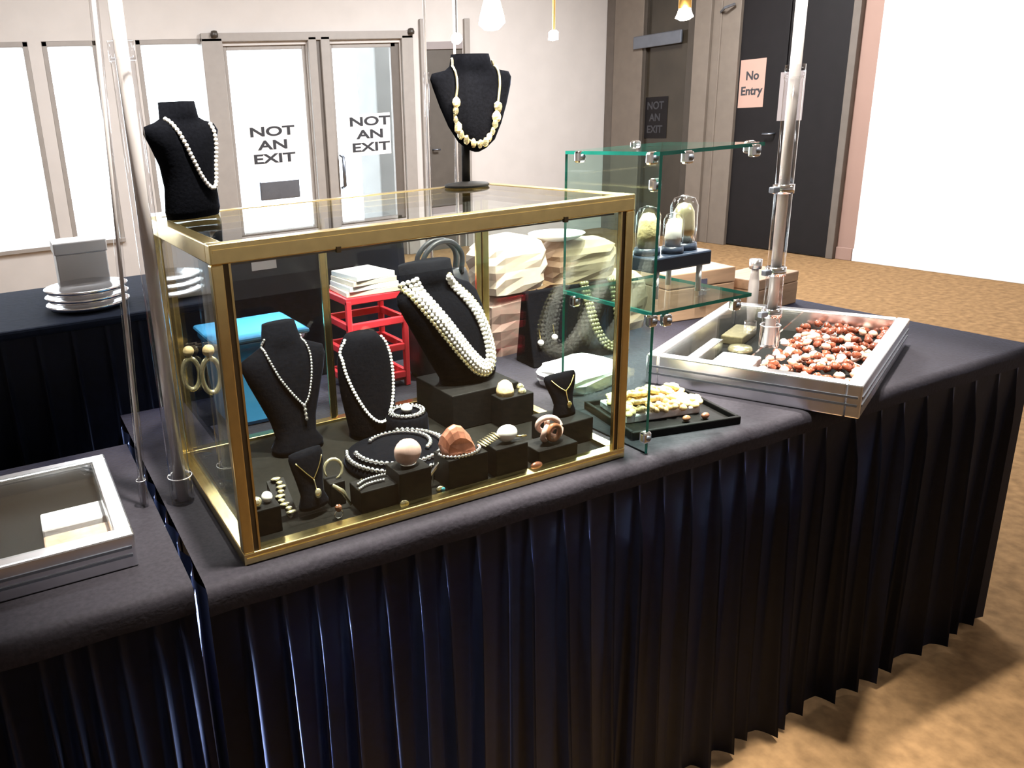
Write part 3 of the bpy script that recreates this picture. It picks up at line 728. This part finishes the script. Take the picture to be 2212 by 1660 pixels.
def connector(p, rz=0):
    o = MB().box((0, 0, 0), (.017, .014, .021)).obj('connector', 'chrome', tw, bevel=.004, loc=p); o.rotation_euler = (0, 0, rz)
    MB().tube([(0, -.009, 0), (0, -.0065, 0)], .005, 10).obj('screw', 'steel', o, smooth=True)
for p in ((0, .016, H2 - .004), (.055, -.003, H2 - .006), (.205, -.003, H2 - .006), (0, .185, H2 - .004), (TWX, .03, H2 - .002), (.003, .01, H2 - .045), (.003, .003, H1 - .008), (.030, -.002, H1 - .010), (.190, -.002, H1 - .008), (0, .190, H1 - .008), (.003, .003, .030), (.165, TWD, H2 + .003)):
    connector(p)
# little riser and jars on the middle shelf
SZ = T + H1 + g
e = thing('jar_riser', 'black jar riser with clear legs on the middle glass shelf', 'riser', (.850, .098, SZ))
MB().b2((-.070, -.045, .048), (.070, .045, .074)).obj('platform', 'navy_base', e, bevel=.003)
for x in (-.05, .052):
    for y in (-.035, .035):
        MB().tube([(x, y, 0), (x, y, .048)], .005, 8).obj('leg', 'tissue', e, smooth=True)
for i, (x, y, z, s_, top, lab) in enumerate(((.806, .094, SZ + .074, 1.2, 'cream', 'glass dome jar with cream shell, at the case end of the jar riser'), (.848, .076, SZ + .074, 1.0, 'white_bead', 'smallest glass dome jar in the middle of the jar riser'), (.890, .094, SZ + .074, 1.35, 'pale_gold', 'tall glass dome jar with gold filling at the far end of the jar riser'))):
    e = thing('dome_jar', lab, 'jar', (x, y, z))
    MB().lathe([(.018 * s_, 0), (.019 * s_, .003), (.018 * s_, .012), (.003, .0125)], 20).obj('base', 'navy_base', e, smooth=True)
    MB().lathe([(.0165 * s_, .0125), (.0175 * s_, .03 * s_), (.0175 * s_, .058 * s_), (.013 * s_, .068 * s_), (.004, .072 * s_)], 20).obj('dome', 'acrylic', e, smooth=True)
    MB().lathe([(.013 * s_, .0130), (.0145 * s_, .028 * s_), (.013 * s_, .050 * s_), (.008 * s_, .060 * s_), (.001, .062 * s_)], 16).obj('filling', top, e, smooth=True)

# ================================================================== tray with cream carved flowers
ta = math.radians(-12)
tray = thing('jewellery_tray', 'black tray at the table edge holding cream carved flowers', 'tray', (.872, .108, T), ta)
MB().b2((-.105, -.082, 0), (.105, .082, .006)).obj('base', 'felt', tray)
for lo, hi in (((-.112, -.089, 0), (.112, -.082, .016)), ((-.112, .082, 0), (.112, .089, .016)), ((-.112, -.082, 0), (-.105, .082, .016)), ((.105, -.082, 0), (.112, .082, .016))):
    MB().b2(lo, hi).obj('rim', 'felt', tray, bevel=.002)
ped = tag(MB().b2((-.088, -.028, 0), (.070, .070, .016)).obj('flower_pad', 'tissue', loc=(.872, .108, T + .006), bevel=.003), 'white pad in the black tray under the cream flowers', 'pad'); ped.rotation_euler = (0, 0, ta)
fl = MB(); 
for k in range(6):
    a = 2 * PI * k / 6
    fl.ell((.0085 * math.cos(a), .0085 * math.sin(a), .006), (.008, .008, .005), 8, 5)
fl.ell((0, 0, .009), (.005, .005, .005), 8, 5)
proto = None; rnd = random.Random(21); Rz = Matrix.Rotation(ta, 3, 'Z')
spots = []
for iy in range(4):
    for ix in range(7):
        spots.append((-.075 + ix * .0225 + rnd.uniform(-.004, .004), -.014 + iy * .0225 + rnd.uniform(-.003, .003), .022 + (iy > 0) * rnd.uniform(0, .004)))
for ix in range(6):
    spots.append((-.062 + ix * .022, .024 + rnd.uniform(-.01, .012), .036))
for i, (x, y, z) in enumerate(spots):
    w_ = Rz @ Vector((x, y, 0))
    if proto is None:
        o = fl.obj('carved_flower', 'cream', smooth=True); proto = o
    else:
        o = proto.copy(); COL.objects.link(o)
    o.location = (.872 + w_.x, .108 + w_.y, T + z); o.rotation_euler = (rnd.uniform(-.5, .5), rnd.uniform(-.5, .5), rnd.uniform(0, 6))
    s_ = rnd.uniform(.85, 1.25); o.scale = (s_, s_, s_)
    tag(o, 'cream carved flower bead heaped on the black tray', 'bead', 'cream flowers in the black tray')
for i, (x, m) in enumerate(((.02, 'brownstone'), (.06, 'copper'))):
    w_ = Rz @ Vector((x, -.056, 0)); e = thing('tray_ring', ('dark brown' if i == 0 else 'orange copper') + ' stone ring in the front of the black tray', 'ring', (.872 + w_.x, .108 + w_.y, T + .006))
    MB().ell((0, 0, .007), (.009, .006, .006), 10, 7).obj('stone', m, e, smooth=True)
    MB().tube([(.006 * math.cos(a), 0, .003 + .0028 * math.sin(a)) for a in [2 * PI * k / 14 for k in range(14)]], .0009, 6, True).obj('band', 'jewel_gold', e, smooth=True)

# ================================================================== flat aluminium cases
def flat_case(label, loc, rz, lu, lv, h, lid=None):
    e = thing('flat_case', label, 'display case', loc, rz)
    # local x: long direction v, local -y: direction u towards the aisle
    w = .026
    for nm, lo, hi in (('rail', (0, -lu, 0), (lv, -lu + w, h)), ('rail', (0, -w, 0), (lv, 0, h)), ('rail', (0, -lu + w, 0), (w, -w, h)), ('rail', (lv - w, -lu + w, 0), (lv, -w, h))):
        q = MB().b2(lo, hi).obj(nm, 'alu', e, bevel=.003)
    for z in (h * .38, h * .62):
        MB().b2((-.0015, -lu + .006, z - .002), (.002, -.006, z + .002)).obj('groove', 'steel', q)
        MB().b2((.006, -lu - .0015, z - .002), (lv - .006, -lu + .002, z + .002)).obj('groove', 'steel', q)
    MB().b2((w, -lu + w, .002), (lv - w, -w, .010)).obj('base', 'deck', e)
    MB().b2((w - .006, -(lid or lu) + w - .006, h - .004), (lv - w + .006, -w + .006, h + .001)).obj('lid_glass', 'glass', e)
    return e
FA = math.radians(24); FL = (.990, .266, T); FU, FV, FH = .40, .56, .066
flat_case('silver framed flat case of amber set askew over the table corner', FL, FA, FU, FV, FH, .205)
def fpt(v, u, z):
    return (FL[0] + v * math.cos(FA) + u * math.sin(FA), FL[1] + v * math.sin(FA) - u * math.cos(FA), T + z)
# white and khaki pieces in the nearer end, amber heap in the farther end
o = tag(MB().b2((-.06, -.025, 0), (.06, .025, .022)).obj('display_pad', 'khaki', loc=fpt(.40, .075, .010), bevel=.003), 'flat khaki pad along the dark far side of the amber case', 'pad'); o.rotation_euler = (0, 0, FA)
o = tag(MB().b2((-.07, -.04, 0), (.07, .04, .026)).obj('white_reflection', 'tissue', loc=fpt(.125, .140, .010), bevel=.003), 'white slab standing in for a reflection on the flat case lid', 'box'); o.rotation_euler = (0, 0, FA)  # white slab imitates a bright reflection on the glass lid
o = tag(MB().lathe([(.026, 0), (.028, .006), (.024, .014), (.002, .016)], 20).obj('gold_tin', 'pale_gold', loc=fpt(.29, .11, .010), smooth=True), 'little round gold tin on the dark side of the amber case', 'tin')
o = tag(MB().b2((-.11, -.012, 0), (.11, .012, .030)).obj('silver_bar', 'alu', loc=fpt(.17, .062, .010), bevel=.002), 'silver bar beside the far rail inside the amber case', 'bar'); o.rotation_euler = (0, 0, FA)
rnd = random.Random(31); protos = {}
for k, mname in (('d', 'amber'), ('p', 'amber_pale'), ('w', 'amber_white')):
    for v_ in range(2):
        m = MB(); m.ell((0, 0, 0), (.011, .009, .007), 8, 5, 0, .16, rnd)
        protos[(k, v_)] = (m, mname, [None])
for iu in range(9):
    for iv in range(25):
        v = .048 + iv * .0195 + rnd.uniform(-.004, .004); u = .203 + iu * .0198 + rnd.uniform(-.004, .004)
        if rnd.random() < .06 or (v < .10 and iu < 2): continue
        k = rnd.choice('dddddddpppww'); v_ = rnd.randrange(2); m, mname, ref = protos[(k, v_)]
        if ref[0] is None: o = m.obj('amber_bead', mname, smooth=True); ref[0] = o
        else: o = ref[0].copy(); COL.objects.link(o)
        o.location = fpt(v, u, .020 + .028 * rnd.random()); o.rotation_euler = (rnd.uniform(-.7, .7), rnd.uniform(-.7, .7), rnd.uniform(0, 6))
        lab = {'d': 'dark red brown amber bead heaped in the silver flat case', 'p': 'pale honey pink amber bead heaped in the silver flat case', 'w': 'milky white stone bead heaped in the silver flat case'}[k]
        tag(o, lab, 'bead', {'d': 'dark amber beads', 'p': 'pale amber beads', 'w': 'milky beads'}[k] + ' heaped in the flat case')
# second flat case on the neighbouring table
flat_case('small pale metal flat case on the neighbouring table near its front edge', (-.46, .40, T), 0, .32, .328, .052)
for i, (x, y, m) in enumerate(((-.20, .16, 'amber_pale'), (-.20, .24, 'tissue'))):
    o = tag(MB().b2((-.05, -.03, 0), (.05, .03, .016)).obj('display_pad', m, loc=(x, y, T + .010), bevel=.003), ('honey coloured' if i == 0 else 'white') + ' pad inside the small flat case on the neighbouring table', 'pad')

# ================================================================== clear poles
def pole(label, x, y, z0, r_, htop, rsl, zs, lean=(0, 0), rings=()):
    e = thing('acrylic_pole', label, 'pole', (x, y, z0))
    Lp = lambda z: (lean[0] * z, lean[1] * z, z)
    MB().tube([Lp(.0), Lp(zs)], r_, 20).obj('tube', 'acrylic', e, smooth=True)
    MB().tube([Lp(0.004), Lp(htop)], rsl, 14).obj('core', 'acrylic_pink', e, smooth=True)
    MB().tube([Lp(zs - .004), Lp(zs + .022)], r_ * 1.08, 20).obj('collar', 'acrylic', e, smooth=True)
    f_ = MB().lathe([(r_ * 1.12, 0), (r_ * 1.15, .004), (r_ * 1.12, .045), (r_ * .9, .05)], 20); f_.obj('foot', 'acrylic', e, smooth=True)
    MB().tube([(r_ * 1.15 * math.cos(a), r_ * 1.15 * math.sin(a), .047) for a in [2 * PI * k / 24 for k in range(24)]], .0012, 6, True).obj('ring', 'alu', e, smooth=True)
    for z in rings:
        c_ = MB().tube([(0, 0, z), (0, 0, z + .018)], r_ * 1.18, 16).obj('clamp', 'chrome', e, smooth=True)
        MB().b2((-r_ * 1.2 - .016, -.006, z + .003), (-r_ * 1.1, .006, z + .015)).obj('clamp_tab', 'steel', c_, bevel=.002)
    return e
pole('thick clear acrylic pole standing beside the gold case', -.032, .245, T, .0170, 1.15, .0100, .69)
pole('clear acrylic pole with chrome clamps standing on the amber case', 1.232, .160, T + FH + .001, .0170, 1.1, .0105, .55, rings=(.065, .155, .325))
pole('thin clear pole behind the case, left of the raised bust', .722, .712, T, .0065, 1.1, .003, .66)
pole('thin clear pole behind the case, hidden partly by the raised bust', .800, .712, T, .0060, 1.1, .003, .62)
pole('thin leaning clear rod at the gap between the two tables', -.092, .262, T, .0065, 1.1, .003, .80, lean=(.045, .0))

# ================================================================== pendant lamps over the case
def pendant(label, x, y, z, kind, power):
    e = thing('pendant_lamp', label, 'lamp', (x, y, z))
    if kind == 'bell':
        MB().lathe([(.004, .052), (.010, .050), (.016, .030), (.021, .012), (.023, 0), (.012, -.010), (.001, -.012)], 20).obj('shade', 'lit_shade', e, smooth=True)
        MB().tube([(0, 0, .05), (0, 0, 3.2 - z)], .004, 8).obj('rod', 'alu', e)
    elif kind == 'gold':
        MB().lathe([(.012, .016), (.012, .075), (.010, .080)], 16).obj('holder', 'lamp_gold', e, smooth=True)
        MB().lathe([(.011, .016), (.014, .006), (.017, 0), (.009, -.005), (.001, -.006)], 16).obj('bulb', 'bulb', e, smooth=True)
        MB().tube([(0, 0, .08), (0, 0, 3.2 - z)], .003, 8).obj('rod', 'lamp_gold', e)
    elif kind == 'cord':
        MB().lathe([(.005, .016), (.009, .012), (.009, .0), (.001, -.002)], 14).obj('bulb', 'bulb', e, smooth=True)
        MB().tube([(0, 0, .016), (0, 0, 3.2 - z)], .0028, 8).obj('cord', 'lamp_gold', e)
    else:
        MB().ell((0, 0, 0), .0095, 14, 10).obj('bulb', 'bulb', e, smooth=True)
        MB().tube([(0, 0, .009), (0, 0, 3.2 - z)], .002, 8).obj('cord', 'alu', e)
    d = bpy.data.lights.new('pendant_light', 'SPOT'); d.energy = power; d.color = (1, .88, .70); d.shadow_soft_size = .03; d.spot_size = math.radians(140); d.spot_blend = .6
    o = bpy.data.objects.new('pendant_light', d); COL.objects.link(o); o.parent = e; o.location = (0, 0, -.03)
pendant('glowing white bell pendant lamp above the raised bust', .609, .28, 1.468, 'bell', 2.5)
pendant('tiny bulb on a gold cord, hanging past the bell lamp', .742, .28, 1.440, 'cord', 2)
pendant('small round bulb hanging at the thin poles', .537, .28, 1.445, 'globe', 1.5)
pendant('bulb in a gold tube holder above the glass tower', 1.059, .28, 1.476, 'gold', 4)

# ================================================================== things behind the case on the long table
e = thing('storage_bin', 'blue plastic storage bin behind the case', 'bin', (.205, .575, T))
rg = []
for z, a, b in ((0, .075, .065), (.01, .080, .070), (.165, .092, .082), (.170, .097, .087), (.180, .097, .087)):
    rg.append([(sx * a * (1 if abs(sy) < 1 else .92), sy * b * (1 if abs(sx) < 1 else .92), z) for sx, sy in ((-1, -.8), (-.8, -1), (.8, -1), (1, -.8), (1, .8), (.8, 1), (-.8, 1), (-1, .8))])
MB().loft(rg).obj('tub', 'blue', e, bevel=.003)
MB().b2((-.10, -.09, .180), (.10, .09, .191)).obj('lid', 'blue', e, bevel=.006)
e = thing('wire_rack', 'small red open rack behind the slim neck form', 'rack', (.490, .612, T))
for x in (-.070, .066):
    for y in (-.06, .06):
        MB().b2((x - .006, y - .006, 0), (x + .006, y + .006, .216)).obj('post', 'red', e, bevel=.002)
for z in (.02, .085, .148, .206):
    for y in (-.06, .06): MB().b2((-.076, y - .005, z), (.072, y + .005, z + .016)).obj('bar', 'red', e, bevel=.002)
    for x in (-.070, .066): MB().b2((x - .005, -.055, z), (x + .005, .055, z + .016)).obj('bar', 'red', e, bevel=.002)
MB().b2((-.066, -.055, .012), (.062, .055, .02)).obj('floor_panel', 'red', e)
for i in range(4):
    o = tag(MB().b2((-.066 + .004 * i, -.055, 0), (.062 - .006 * i, .055, .011)).obj('paper_pad', 'paper' if i % 2 else 'tan_pale', loc=(.488, .605, T + .2225 + .0112 * i), bevel=.001), ['lowest', 'second', 'third', 'topmost'][i] + ' paper pad of the stack on the red rack', 'paper pad', 'paper pads on the red rack')
    o.rotation_euler = (0, 0, .06 * (i - 1))
e = thing('handbag', 'black handbag behind the big bust', 'bag', (.672, .585, T))
rg = []
for z, a, b in ((0, .075, .045), (.02, .085, .055), (.10, .085, .052), (.18, .075, .04), (.235, .068, .018), (.245, .064, .012)):
    rg.append([(a * math.copysign(abs(math.cos(t)) ** .5, math.cos(t)), b * math.copysign(abs(math.sin(t)) ** .7, math.sin(t)), z) for t in [2 * PI * k / 24 for k in range(24)]])
MB().loft(rg).obj('body', 'leather', e, smooth=True)
for y in (-.014, .014):
    MB().tube(catmull([(-.05, y, .235), (-.052, y, .28), (-.02, y, .31), (.02, y, .31), (.048, y, .28), (.046, y, .235)], 5), .006, 8).obj('strap', 'leather', e, smooth=True)
def crumple(nm, label, cat, loc, dims, m, rz, seed):
    rnd = random.Random(seed); n, k = 16, 7; rg = []
    for j in range(k + 1):
        t = j / k; ring = []
        f = (.92 + .1 * math.sin(PI * t)) * (1 if j < k else .75)
        for i in range(n):
            a = 2 * PI * i / n; c_, s_ = math.cos(a), math.sin(a)
            q = f * (1 + rnd.uniform(-.06, .06))
            ring.append((dims[0] / 2 * math.copysign(abs(c_) ** .55, c_) * q, dims[1] / 2 * math.copysign(abs(s_) ** .55, s_) * q, dims[2] * t * (1 + rnd.uniform(-.04, .04) * (j > 0))))
        rg.append(ring)
    o = MB().loft(rg).obj(nm, m, loc=loc); o.rotation_euler = (0, 0, rz)
    return tag(o, label, cat)
crumple('paper_parcel', 'mauve brown paper parcel under the pale folded one', 'parcel', (.895, .662, T), (.17, .12, .15), 'mauve', .05, 1)
crumple('paper_parcel', 'brown paper parcel under the tan one, behind the dark ramp', 'parcel', (1.075, .662, T), (.17, .12, .13), 'mauve', -.05, 2)
crumple('paper_parcel', 'brown paper parcel standing next to the wooden box with the latch', 'parcel', (1.255, .655, T), (.16, .12, .15), 'tan', .1, 3)
crumple('paper_parcel', 'pale folded paper parcel resting on the mauve one beside the handbag', 'parcel', (.905, .660, T + .157), (.19, .13, .13), 'tan_pale', .1, 5)
crumple('paper_parcel', 'tan folded paper parcel resting on the brown ones', 'parcel', (1.125, .660, T + .157), (.20, .12, .10), 'tan', -.06, 6)
crumple('tissue_bundle', 'white tissue bundle on the table behind the glass tower', 'tissue paper', (.875, .345, T), (.17, .13, .05), 'tissue', .15, 4)
e = thing('white_plate', 'white shallow dish on top of the tan folded parcel', 'dish', (1.06, .660, T + .262))
MB().lathe([(.03, 0), (.055, .006), (.072, .018), (.070, .019), (.052, .010), (.002, .006)], 28).obj('dish', 'paper', e, smooth=True)
# ramp with khaki necklace and small earrings
e = thing('necklace_ramp', 'dark sloping necklace ramp behind the end pane of the case', 'jewellery stand', (1.01, .520, T), math.radians(-4))
RP = lambda x, t, o=0.0: Vector((x, -.045 + .055 * t - o, .178 * t + .004))
MB().loft([[(-.15, -.05, 0), (.125, -.05, 0), (.125, .03, 0), (-.15, .03, 0)], [(-.14, .002, .172), (.115, .002, .172), (.115, .022, .172), (-.14, .022, .172)]]).obj('board', 'velvet', e, bevel=.003)
e = thing('bead_necklace', 'thick khaki bead necklace on the dark ramp', 'necklace', (1.01, .520, T), math.radians(-4))
for k in range(3):
    o_ = (k - 1) * .0075
    pts = [RP(.022 + o_, .96, .008), RP(.026 + o_, .7, .009), RP(.034 + o_, .4, .010), RP(.052 + o_ * .5, .17 + o_ * 5, .010), RP(.074, .09 + o_ * 5, .010), RP(.094 - o_ * .5, .18 + o_ * 5, .010), RP(.104 - o_, .45, .010), RP(.106 - o_, .75, .009), RP(.104 - o_, .96, .008)]
    bead_strand(e, catmull(pts, 6), .0056, 'khaki')
for i, (x, t) in enumerate(((-.125, .30), (-.085, .34))):
    e = thing('pearl_earring', ('first' if i == 0 else 'second') + ' pearl drop earring on the dark ramp, counted from the big bust', 'earring', (1.01, .520, T), math.radians(-4))
    q = RP(x, t, .010); MB().ell(q, .0075, 12, 8).obj('pearl', 'pearl', e, smooth=True)
    MB().tube([q + Vector((0, .002, .006)), q + Vector((0, .008, .030))], .0014, 6).obj('hook', 'jewel_gold', e)
# wooden boxes
def wooden_box(label, loc, d, rz, latch):
    e = thing('wooden_box', label, 'box', loc, rz)
    MB().b2((-d[0] / 2, -d[1] / 2, 0), (d[0] / 2, d[1] / 2, d[2] * .68)).obj('body', 'wood', e, bevel=.003)
    MB().b2((-d[0] / 2, -d[1] / 2, d[2] * .69), (d[0] / 2, d[1] / 2, d[2])).obj('lid', 'wood', e, bevel=.003)
    if latch:
        l_ = MB().b2((-.014, -d[1] / 2 - .006, d[2] * .5), (.014, -d[1] / 2, d[2] * .85)).obj('latch', 'chrome', e, bevel=.002)
        MB().tube([(-.018, -d[1] / 2 - .008, d[2] * .6), (.018, -d[1] / 2 - .008, d[2] * .6)], .004, 8).obj('hasp_pin', 'chrome', l_, smooth=True)
wooden_box('pale wooden box with chrome latch behind the glass tower', (1.505, .640, T), (.22, .12, .135), math.radians(-8), True)
wooden_box('lower pale wooden box near the table end', (1.735, .600, T), (.20, .13, .095), math.radians(6), False)
e = thing('bottle', 'slim pale bottle with cap standing before the wooden boxes', 'bottle', (1.60, .50, T))
MB().lathe([(.014, 0), (.015, .004), (.013, .10), (.010, .125), (.009, .14)], 16).obj('body', 'acrylic_pink', e, smooth=True)
MB().lathe([(.015, .14), (.016, .142), (.016, .165), (.002, .167)], 16).obj('cap', 'alu', e, smooth=True)

# ================================================================== booth interior behind the tables
e = thing('padded_chair', 'navy padded chair behind the long table', 'chair', (.52, 1.10, 0))
MB().b2((-.28, -.02, .43), (.28, .42, .50)).obj('seat', 'navy', e, bevel=.02)
rg = []
for z, w_ in ((.56, .26), (.60, .285), (.85, .295), (1.02, .285), (1.07, .25)):
    rg.append([(sx * w_, -.07 + sy * .025 - .03 * (z - .5) * 0, z) for sx, sy in ((-1, -.6), (-.9, -1), (.9, -1), (1, -.6), (1, .6), (.9, 1), (-.9, 1), (-1, .6))])
MB().loft(rg).obj('backrest', 'navy', e, bevel=.01)
for x in (-.25, .25):
    MB().tube([(x, -.06, 0), (x, -.05, .45), (x, -.07, .62)], .013, 8).obj('leg', 'steel', e, smooth=True)
    MB().tube([(x, .38, 0), (x, .38, .45)], .013, 8).obj('leg', 'steel', e, smooth=True)
o = tag(MB().b2((-.034, -.001, -.024), (.034, .001, .024)).obj('paper_tag', 'paper', loc=(.382, 1.002, .985)), 'small white paper tag pinned on the chair back', 'tag')
e = thing('draped_counter', 'high navy draped counter behind the neighbouring table', 'counter', (-.52, 1.0, 0))
MB().b2((-.70, -.24, .93), (.72, .24, .95)).obj('top', 'navy', e, bevel=.006)
s = pleated_skirt(-.70, .72, -.235, .932, .01, [-.66 + .07 * i for i in range(21)], random.Random(4)); s.obj('drape', 'skirt', e, smooth=True)
MB().b2((.705, -.23, .01), (.718, .235, .93)).obj('side_drape', 'skirt', e)
MB().b2((-.70, -.23, .01), (-.685, .235, .93)).obj('side_drape', 'skirt', e)
e = thing('silver_tray', 'stacked silver tray at the edge of the high draped counter', 'tray', (-.075, .90, .95))
for k in range(3):
    MB().lathe([(.05, .018 * k), (.085, .018 * k + .004), (.092, .018 * k + .014), (.090, .018 * k + .015), (.05, .018 * k + .006)], 28).obj('tier', 'silver', e, smooth=True)
for i, (x, y, d_, lab) in enumerate(((-.06, 1.12, (.12, .10, .10), 'low white carton box on the high draped counter behind the silver tray'), (.145, .90, (.13, .12, .16), 'white carton box at the end of the high draped counter'))):
    e = thing('carton', lab, 'box', (x, y, .95))
    MB().b2((-d_[0] / 2, -d_[1] / 2, 0), (d_[0] / 2, d_[1] / 2, d_[2])).obj('body', 'paper', e, bevel=.003)
    MB().b2((-d_[0] / 2 - .003, -d_[1] / 2 - .003, d_[2]), (d_[0] / 2 + .003, d_[1] / 2 + .003, d_[2] + .03)).obj('lid', 'paper', e, bevel=.003)
